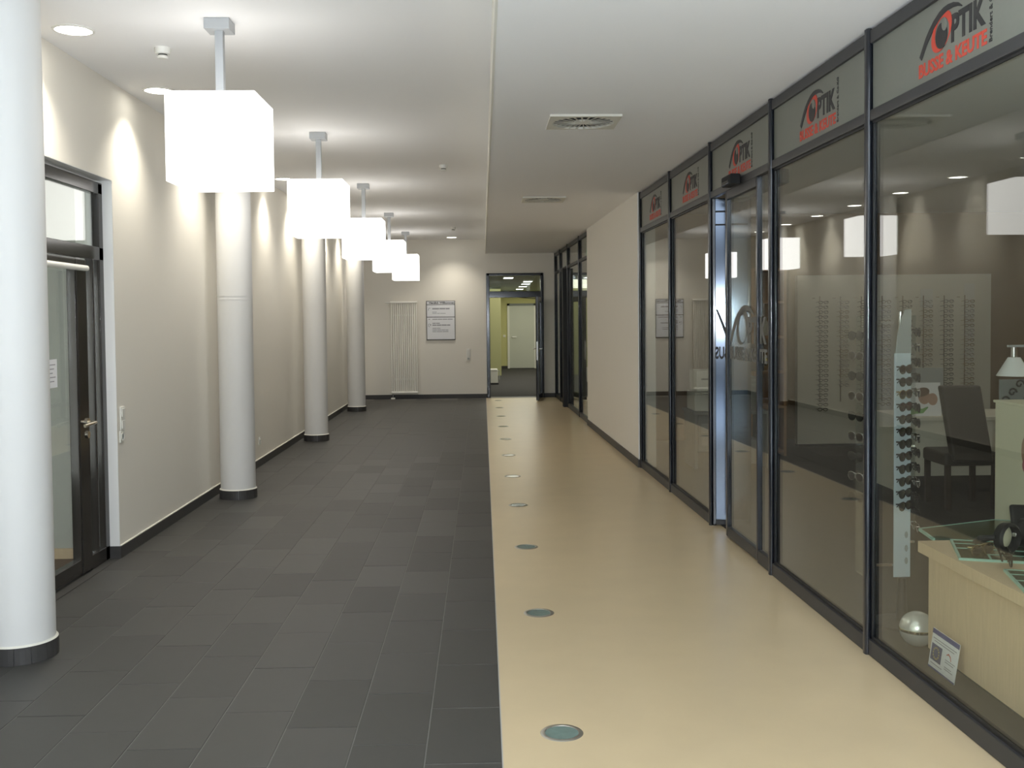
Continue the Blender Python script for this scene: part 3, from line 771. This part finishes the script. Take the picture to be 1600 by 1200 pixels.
for c, x in enumerate(rodx):
    for r_ in range(rowsn[c]):
        o = link('spectacles', SM[(c*5+r_*3+(r_*r_) % 4) % 4], None, (5.05+x+.05+random.uniform(-.004, .004), DY-.155, 1.765-.059*r_))
        o.rotation_euler = (0, 0, random.uniform(-.06, .06))
        tag(o, '%s spectacles from the top on the %s rod from the left of the display wall' % (ORD[r_], rod_names[c]), 'spectacles', 'spectacles on the rods of the display wall')
# oak shelf cabinet left of it
t = thing('shelf_cabinet', 'tall narrow oak shelf cabinet seen through the shop door', 'cabinet', (3.27, 11.6, 0))
for x in (-.20, .17): MB().box((x, 0, 0), (x+.03, .4, 2.15)).build('side_panel', 'oak', t, False)
MB().box((-.17, .37, 0), (.17, .4, 2.15)).build('back_panel', 'oak', t, False)
for z in (.04, .55, .95, 1.35, 1.75, 2.12): MB().box((-.17, .01, z), (.17, .37, z+.03)).build('shelf', 'oak', t, False)
for k, (z, mt) in enumerate([(.98, 'gold_tint'), (1.38, 'shop_white')]):
    v = thing('small_vase', ['small golden vase on the oak shelf cabinet', 'small white vase on the oak shelf cabinet'][k], 'vase', (3.27, 11.78, z))
    MB().lathe([(.03, 0), (.055, .06), (.05, .12), (.022, .18), (.03, .21)], 20).build('vase_body', mt, v)
# printer desk
t = thing('printer_desk', 'low dark grey desk with drawer unit behind the shop glass', 'desk', (2.62, 10.95, 0))
MB().box((-.42, -.3, .575), (.40, .3, .605), bevel=.004).build('desk_top', 'mid_grey', t, True, True)
for x in (-.40, .36): MB().box((x, -.28, 0), (x+.03, .28, .575)).build('side_panel', 'mid_grey', t, False)
dd = MB().box((-.36, -.27, .18), (.02, .25, .56)).build('drawer_unit', 'mid_grey', t, False)
for z in (.30, .43): MB().box((-.33, -.282, z-.05), (-.01, -.268, z+.05), bevel=.003).build('drawer_front', 'grey_plastic', t, True, True)
MB().box((.06, -.26, .05), (.30, .2, .30), bevel=.004).build('waste_bin', 'grey_plastic', t, True, True)
t = thing('printer', 'white office printer on the low desk behind the shop glass', 'printer', (2.43, 10.93, .606))
MB().box((-.20, -.2, 0), (.2, .22, .20), bevel=.012).build('body', 'white_plastic', t, True, True)
MB().box((-.17, -.16, .20), (.2, .22, .43), bevel=.014).build('upper_body', 'white_plastic', t, True, True)
MB().box((-.12, -.175, .33), (.10, -.158, .345)).build('paper_slot', 'black', t, False)
MB().box((-.14, -.30, .185), (.15, -.15, .20), bevel=.004).build('paper_tray', 'white_plastic', t, True, True)
MB().box((-.03, -.205, .02), (.06, -.198, .06)).build('tray_handle', 'mid_grey', t, False)
t = thing('computer_tower', 'grey computer tower on the low desk beside the printer', 'computer', (2.83, 10.9, .606))
MB().box((-.075, -.2, 0), (.075, .2, .36), bevel=.006).build('case', 'mid_grey', t, True, True)
MB().box((-.06, -.207, .02), (0, -.199, .24)).build('front_panel', 'grey_plastic', t, False)
for z in (.26, .31): MB().box((-.062, -.206, z), (.062, -.199, z+.03)).build('drive_bay', 'grey_plastic', t, False)
t = thing('screen', 'black flat screen behind the shop door glass above the computer tower', 'screen', (2.88, 11.16, .606))
MB().box((-.10, -.06, 0), (.10, .06, .015)).build('foot', 'black', t, False); MB().box((-.02, -.015, .01), (.02, .015, .45)).build('neck', 'black', t, False)
MB().box((-.20, -.03, .40), (.20, .01, .70), bevel=.006).build('display', 'black_gloss', t, True, True)
# consulting desk, poster, chair
t = thing('consulting_desk', 'pale consulting desk with front panel in the shop', 'desk', (4.45, 8.95, 0))
MB().box((-.72, -.02, .66), (.75, .72, .695), bevel=.004).build('desk_top', 'shop_white', t, True, True)
MB().box((-.68, .0, .17), (.72, .025, .66)).build('front_panel', 'shop_white', t, False)
for x in (-.70, .70): MB().box((x, 0, 0), (x+.03, .7, .66)).build('side_panel', 'shop_white', t, False)
t = thing('advert_poster', 'standing poster with a laughing face and green swoosh on the desk', 'poster', (3.96, 9.05, .695))
MB().box((-.15, 0, 0), (.15, .012, .30), Matrix.Rotation(R(-6), 4, 'X')).build('sheet', 'paper', t, False)
PM = Matrix.Rotation(R(-6), 4, 'X') @ Matrix(((1, 0, 0, 0), (0, 0, -1, -.0005), (0, 1, 0, 0), (0, 0, 0, 1)))
MB().prism(ell(.0, .17, .055, .065, 20), .0012, PM).build('printed_face', 'skin_print', t, False)
MB().prism(ell(-.015, .215, .065, .04, 20, .2), .0018, PM).build('printed_hair', 'hair_print', t, False)
MB().prism(ell(.075, .15, .045, .055, 20), .0010, PM).build('printed_face', 'skin_print', t, False)
MB().strip([(-.15, .03), (-.09, .05), (-.02, .045), (.03, .08)], [.05, .06, .04, .01], .0014, PM).build('printed_swoosh', 'green_print', t, False)
MB().box((-.02, .01, 0), (.02, .09, .02)).build('stand_foot', 'grey_plastic', t, False)
t = thing('leaflet_rack', 'grey brochure board behind the laughing poster on the desk', 'board', (4.08, 9.3, .695))
MB().box((-.16, 0, 0), (.16, .02, .42)).build('board', 'grey_plastic', t, False); MB().box((-.16, -.05, 0), (.16, 0, .02)).build('ledge', 'grey_plastic', t, False)
t = thing('high_back_chair', 'dark brown leather high-back chair in front of the consulting desk', 'chair', (3.99, 8.25, 0))
bk = MB(); bk.box((-.165, -.045, .0), (.165, .045, .62), bevel=.02, seg=3)
sh = Matrix(((1, 0, -.13, .0), (0, 1, .10, -.02), (0, 0, 1, .40), (0, 0, 0, 1)))
for v in bk.bm.verts: v.co = sh @ v.co
bk.build('backrest', 'leather', t, True, True)
MB().box((-.22, -.02, .36), (.24, .42, .47), bevel=.025, seg=3).build('seat', 'leather', t, True, True)
for x, y in ((-.19, .0), (.2, .0), (-.19, .38), (.2, .38)): MB().box((x-.02, y-.02, 0), (x+.02, y+.02, .37)).build('leg', 'dark_wood', t, False)

# sunglasses tower near the glass
TX, TY = 2.158, 5.2
t = thing('sunglasses_stand', 'slim white and clear sunglasses tower behind the shop glass', 'display stand', (TX, TY, 0))
MB().lathe([(.0, 0), (.15, 0), (.15, .012), (.03, .022), (.018, .24)], 32).build('base', 'black', t)
MB().cyl((0, .03, .02), (0, .03, 1.62), .010, seg=12).build('pole', 'chrome', t)
stp = MB(); stp.prism([(-.043, .245), (.043, .245), (.043, 1.405), (-.043, 1.405)], .006, Matrix(((1, 0, 0, 0), (0, 0, -1, .006), (0, 1, 0, 0), (0, 0, 0, 1)))); stp.build('front_strip', 'stand_white', t, False)
hm = MB()
for z in (.465, .395, .33): hm.prism(ell(.022, z, .009, .018, 16), .001, Matrix(((1, 0, 0, 0), (0, 0, -1, -.0002), (0, 1, 0, 0), (0, 0, 0, 1))))
hm.build('peg_slot', 'grey_plastic', t, False)
stp = MB(); stp.prism([(-.036, 1.405), (.046, 1.405), (.046, 1.63), (.012, 1.63), (-.006, 1.58), (-.024, 1.51)], .005, Matrix(((1, 0, 0, 0), (0, 0, -1, .010), (0, 1, 0, 0), (0, 0, 0, 1)))); stp.build('top_fin', 'grey_plastic', t, False)
for x0, x1 in ((-.20, -.185), (.062, .068)): MB().box((x0, .0, .25), (x1, .12, 1.60)).build('side_strip', 'acrylic', t, False)
for x0, x1, z in ((.043, .07, 1.53), (.043, .07, 1.385), (.043, .07, .92), (.043, .07, .42), (-.19, -.043, 1.56), (-.19, -.043, .30)): MB().box((x0, .01, z), (x1, .03, z+.010)).build('strip_bracket', 'chrome', t, False)
def sunglasses(name, lensm, framem, label, loc, rz, group):
    t = thing(name, label, 'sunglasses', loc, rz, group)
    key = (lensm, framem)
    if key not in SG:
        d = {}
        for s_ in (-1, 1):
            out = [(.032*math.cos(a)*(1.0 if math.cos(a) > -2 else 1), .021*math.sin(a)*(1.15 if math.sin(a) < 0 else .82)) for a in [2*math.pi*i/18 for i in range(18)]]
            m = MB(); n = len(out)
            c = m.bm.verts.new((s_*.036, -.0105, 0)); rg = [m.bm.verts.new((s_*.036+p[0], -.006+.08*p[0]*p[0]*10, p[1])) for p in out]
            for i in range(n): m.bm.faces.new((c, rg[i], rg[(i+1) % n]))
            c2 = m.bm.verts.new((s_*.036, -.0085, 0)); rg2 = [m.bm.verts.new((v.co.x, v.co.y+.002, v.co.z)) for v in rg]
            for i in range(n):
                m.bm.faces.new((c2, rg2[(i+1) % n], rg2[i])); m.bm.faces.new((rg[i], rg2[i], rg2[(i+1) % n], rg[(i+1) % n]))
            d['lens%d' % s_] = m.mesh('lens', lensm)
            m = MB(); m.tube([(s_*.066, -.002, .011), (s_*.071, .010, .011), (s_*.060, .016+.004*s_, .009), (-s_*.010, .017+.004*s_, .005), (-s_*.045, .016+.004*s_, -.008)], [.0045, .0045, .0035, .003, .003], 6); d['temple%d' % s_] = m.mesh('temple', framem)
        m = MB()
        for s_ in (-1, 1):
            m.tube([(s_*.036+.0335*math.cos(a), -.005+.9*(.0335*math.cos(a))**2, .0225*math.sin(a)*(1.15 if math.sin(a) < 0 else .82)) for a in [2*math.pi*i/18 for i in range(18)]], .0024, 5, closed=True)
        m.tube([(-.006, -.004, .008), (0, -.006, .011), (.006, -.004, .008)], .003, 5); d['frame'] = m.mesh('frame', framem)
        SG[key] = d
    d = SG[key]
    link('frame', d['frame'], t)
    for s_ in (-1, 1): link('lens', d['lens%d' % s_], t); link('temple', d['temple%d' % s_], t)
    return t
SG = {}
cols = [('lens_brown', 'frame_dark'), ('lens_grey', 'frame_dark'), ('lens_brown', 'frame_gold'), ('lens_red', 'frame_dark'), ('lens_brown', 'frame_dark'), ('lens_grey', 'frame_dark')]
for k in range(12):
    a = cols[k % 6] if k < 5 else [('lens_grey', 'frame_dark'), ('lens_brown', 'frame_dark')][k % 2]
    sunglasses('sunglasses', *a, '%s sunglasses from the top on the white front strip of the tower' % ORD[k], (TX-.002, TY-.036, 1.328-.0637*k), R(42), 'sunglasses on the display tower')
for k in range(14):
    a = [('lens_grey', 'frame_dark'), ('lens_brown', 'frame_silver'), ('lens_brown', 'frame_dark')][k % 3]
    sunglasses('sunglasses', *a, '%s sunglasses from the top on the clear right edge of the tower' % ORD[k], (TX+.098, TY+.06, 1.515-.0785*k), R(78), 'sunglasses on the display tower')
for k in range(9):
    a = [('lens_grey', 'frame_dark'), ('lens_brown', 'frame_silver')][k % 2]
    sunglasses('sunglasses', *a, '%s sunglasses from the top on the clear left edge of the tower' % ORD[k], (TX-.218, TY+.06, 1.50-.105*k), R(-78), 'sunglasses on the display tower')

# maple podium in the window with glass boards and eyewear
PX, PY, PZ = 2.02, 4.69, .548
t = thing('display_podium', 'pale maple display podium standing in the shop window', 'podium', (0, 0, 0))
MB().box((PX+.035, 1.9, .055), (2.94, 4.65, .50)).build('body', 'maple', t, False)
MB().box((PX, 1.87, .495), (2.97, PY, PZ), bevel=.004).build('top_slab', 'maple', t, True, True)
MB().box((PX+.10, 1.95, 0), (2.9, 4.6, .055)).build('plinth', 'black', t, False)
def board(label, poly, z, name='glass_board'):
    t = thing(name, label, 'glass board', (0, 0, z), 0, 'green glass boards on the podium')
    MB().prism(poly, .008).build('pane', 'green_glass', t, False)
    c = Vector((sum(p[0] for p in poly)/len(poly), sum(p[1] for p in poly)/len(poly)))
    m = MB(); n = len(poly)
    for i in range(n):
        a, b = Vector(poly[i]), Vector(poly[(i+1) % n]); d = (b-a).normalized(); nn = Vector((-d.y, d.x))
        if (c-a).dot(nn) < 0: nn = -nn
        m.prism([a-nn*.003, b-nn*.003, b+nn*.007, a+nn*.007], .011, Matrix.Translation((0, 0, -.001)))
    m.build('edge', 'mint_edge', t, False)
    m = MB()
    a, b, c_, d = [Vector(p) for p in poly]
    for f0, f1, g0, g1 in ((.0, 1, .45, .47), (.3, 1, .72, .735), (.28, .30, .72, 1.), (.62, .64, .72, 1.), (.0, 1, .20, .212)):
        def P(u, v): return (a.lerp(d, u)).lerp(b.lerp(c_, u), v)
        m.prism([P(f0, g0), P(f1, g0), P(f1, g1), P(f0, g1)], .0015, Matrix.Translation((0, 0, .0085)))
    m.build('etched_line', 'mint_edge', t, False)
    return t
board('mint-edged dark green glass board under the black sunglasses', [(2.165, 4.665), (2.035, 4.30), (2.44, 4.16), (2.57, 4.52)], PZ)
board('mint-edged green glass board nearest the viewer on the podium', [(2.125, 4.10), (2.02, 3.72), (2.42, 3.58), (2.53, 3.96)], PZ)
t = thing('glass_side_table', 'low dark green glass table just behind the podium end', 'table', (0, 0, 0))
gp = [(2.15, 4.97), (2.62, 5.16), (2.97, 5.0), (2.97, 4.74), (2.12, 4.74)]
MB().prism(gp, .010, Matrix.Translation((0, 0, .535))).build('top', 'green_glass', t, False)
m = MB()
for i in (0, 1, 4):
    a, b = Vector(gp[i]), Vector(gp[(i+1) % 5]); d = (b-a).normalized(); nn = Vector((-d.y, d.x))
    m.prism([a-nn*.005, b-nn*.005, b+nn*.005, a+nn*.005], .013, Matrix.Translation((0, 0, .5335)))
m.build('edge', 'mint_edge', t, False)
for x, y in ((2.3, 4.86), (2.88, 4.86)): MB().cyl((x, y, 0), (x, y, .535), .02, seg=12).build('leg', 'chrome', t)
def eyewear(name, label, loc, rz, scale, lensm, framem):
    t = sunglasses(name, lensm, framem, label, loc, rz, None)
    if 'group' in t: del t['group']
    t.scale = (scale,)*3
    return t
eyewear('spectacles', 'small brown-lensed glasses lying on the green glass board', (2.155, 4.35, PZ+.037), R(30), 1.1, 'lens_brown', 'frame_gold')['category'] = 'spectacles'
# black case with goggles
t = thing('sport_goggles', 'big black sport goggles with pale lenses on the podium', 'goggles', (2.285, 4.345, PZ+.012), R(35))
for s_ in (-1, 1):
    m = MB()
    m.lathe([(.050, .0), (.062, .0), (.066, .035), (.055, .045), (.050, .03)], 28, Matrix.Translation((s_*.072, 0, .085)) @ Matrix.Rotation(R(90), 4, 'X') @ Matrix.Rotation(R(s_*12), 4, 'Y'), close=False)
    rim = m.build('rim', 'black', t)
    MB().lathe([(0, .012), (.03, .010), (.052, .0)], 24, Matrix.Translation((s_*.072, 0, .085)) @ Matrix.Rotation(R(90), 4, 'X') @ Matrix.Rotation(R(s_*12), 4, 'Y'), close=False).build('lens', 'cream_laminate', rim)
MB().box((-.02, -.03, .08), (.02, 0, .10), bevel=.005).build('bridge', 'chrome', t, True, True)
MB().tube([(.135, 0, .09), (.15, .06, .08), (.06, .13, .04), (-.06, .13, .04), (-.15, .06, .08), (-.135, 0, .09)], [.012]*6, 8).build('strap', 'black', t)
t = thing('eyewear_case', 'open black eyewear case leaning behind the goggles', 'case', (2.50, 4.50, PZ+.011), R(-14))
MB().box((-.10, -.06, 0), (.16, .07, .05), bevel=.016, seg=3).build('lower_shell', 'black', t, True, True)
MB().box((-.10, 0, 0), (.16, .03, .14), Matrix.Translation((0, .065, .04)) @ Matrix.Rotation(R(-28), 4, 'X'), bevel=.012, seg=3).build('lid', 'black', t, True, True)
MB().tube([(-.10, .07, .048), (.16, .07, .048)], .006, 8).build('hinge', 'chrome', t)
eyewear('sunglasses', 'black wraparound sunglasses lying in front of the goggles on the podium', (2.19, 4.20, PZ+.040), R(70), 1.35, 'lens_red', 'frame_dark')

# cream counter with table lamp behind the podium
t = thing('cream_counter', 'cream counter block behind the podium at the picture edge', 'counter', (0, 0, 0))
MB().box((3.0, 2.2, 0), (3.5, 5.9, 1.085)).build('body', 'cream_laminate', t, False)
MB().box((2.99, 2.19, 1.085), (3.51, 5.91, 1.10), bevel=.003).build('worktop', 'cream_laminate', t, True, True)
t = thing('small_poster', 'small pinkish portrait poster stuck to the cream counter', 'poster', (2.998, 5.50, .86))
MB().box((-.002, -.20, -.16), (0, .06, .13)).build('sheet', 'paper', t, False)
MB().prism(ell(-.03, -.02, .07, .10, 18), .001, Matrix(((0, 0, -1, -.0022), (-1, 0, 0, 0), (0, 1, 0, 0), (0, 0, 0, 1)))).build('printed_face', 'skin_print', t, False)
MB().prism(ell(-.03, -.10, .06, .05, 16), .001, Matrix(((0, 0, -1, -.0024), (-1, 0, 0, 0), (0, 1, 0, 0), (0, 0, 0, 1)))).build('printed_blouse', 'pink_print', t, False)
t = thing('reading_lamp', 'white cone-shaded lamp on a horizontal arm above the cream counter', 'lamp', (3.15, 5.98, 0))
MB().lathe([(.030, 1.345), (.034, 1.345), (.098, 1.235), (.094, 1.235)], 32, close=False).build('shade', 'lamp_shade', t)
MB().cyl((0, 0, 1.34), (0, 0, 1.405), .020, seg=16).build('lamp_holder', 'chrome', t)
MB().box((-.04, -.008, 1.405), (.62, .008, 1.418)).build('arm', 'satin_metal', t, False)
MB().cyl((.6, 0, 0), (.6, 0, 1.41), .012, seg=12).build('post', 'satin_metal', t)
MB().lathe([(.0, 0), (.12, 0), (.12, .015), (.012, .02)], 24, Matrix.Translation((.6, 0, 0))).build('base', 'satin_metal', t)
MB().lathe([(.030, 1.345), (.034, 1.345), (.098, 1.235), (.094, 1.235)], 32, Matrix.Translation((.135, -.06, 0)), close=False).build('shade', 'lamp_shade', t)
t = thing('ornament_print', 'grey print with black scroll ornament standing behind the cream counter', 'picture', (3.28, 6.2, 1.04))
MB().box((-.10, 0, -.02), (.22, .015, .16)).build('sheet', 'mid_grey', t, False)
m = MB()
for k in range(7):
    x, z = -.07+.045*k, .03+.05*(k % 3); m.tube([(x+.028*math.cos(a)*(1-a/9), -.004, z+.028*math.sin(a)*(1-a/9)) for a in [i*.6 for i in range(12)]], .006, 5)
m.build('scroll_ornament', 'black', t)
MB().box((-.04, .015, -1.04), (.16, .03, 0)).build('easel', 'black', t, False)

# silver ball and information card on the shop floor by the glass
t = thing('silver_ball', 'shiny silver decorative ball on the floor beside the podium', 'ball', (2.085, 4.84, 0))
MB().ball((0, 0, .085), .085).build('ball_shell', 'mirror_silver', t)
MB().lathe([(.0845, .078), (.0862, .080), (.0862, .090), (.0845, .092)], 40, close=False).build('gold_band', 'gold_tint', t)
t = thing('information_card', 'white card with blue star flag leaning on the shop floor', 'card', (2.018, 4.435, 0))
CM = Matrix(((0, -1, 0, 0), (-1, 0, 0, 0), (0, 0, 1, 0), (0, 0, 0, 1)))
LEAN = Matrix.Rotation(R(0), 4, 'Y')
def cardm(x, z, d=-.0025):     # x to the reader's right, z up, on the card face toward the corridor
    return LEAN @ Matrix(((0, 0, -1, d), (-1, 0, 0, -x), (0, 1, 0, z), (0, 0, 0, 1)))
SHX = .30
def shear(p): return (p[0]+p[1]*SHX, p[1])
MB().prism([shear(p) for p in [(-.129, .003), (.127, .003), (.127, .195), (-.129, .195)]], .003, cardm(0, 0, .0005)).build('card_sheet', 'paper', t, False)
MB().prism([shear(p) for p in [(-.129, .172), (.127, .172), (.127, .195), (-.129, .195)]], .0008, cardm(0, 0)).build('blue_band', 'blue_print', t, False)
MB().prism([shear(p) for p in [(-.129, .003), (.127, .003), (.127, .011), (-.129, .011)]], .0008, cardm(0, 0)).build('blue_band', 'blue_print', t, False)
MB().prism([shear(p) for p in [(-.118, .045), (-.018, .045), (-.018, .125), (-.118, .125)]], .0008, cardm(0, 0)).build('flag_field', 'navy_print', t, False)
m = MB()
for k in range(12):
    a = 2*math.pi*k/12; cx, cy = -.068+.027*math.sin(a), .085+.027*math.cos(a)
    m.prism([shear((cx+(.0055 if i % 2 == 0 else .0023)*math.sin(math.pi*i/5), cy+(.0055 if i % 2 == 0 else .0023)*math.cos(math.pi*i/5))) for i in range(10)], .0008, cardm(0, 0, -.0034))
m.build('star_ring', 'yellow_print', t, False)
MB().strip([shear(p) for p in [(.025, .110), (.045, .120), (.062, .112), (.072, .094)]], [.003, .007, .007, .003], .0008, cardm(0, 0)).build('red_arc', 'print_red', t, False)
m = MB()
for x0, x1, z in ((-.115, .11, .150), (-.10, .09, .138), (.02, .11, .085), (.02, .10, .074), (.02, .085, .050), (.02, .10, .040), (-.11, .0, .028)):
    m.prism([shear(p) for p in [(x0, z), (x1, z), (x1, z+.004), (x0, z+.004)]], .0006, cardm(0, 0))
m.build('text_line', 'print_grey', t, False)
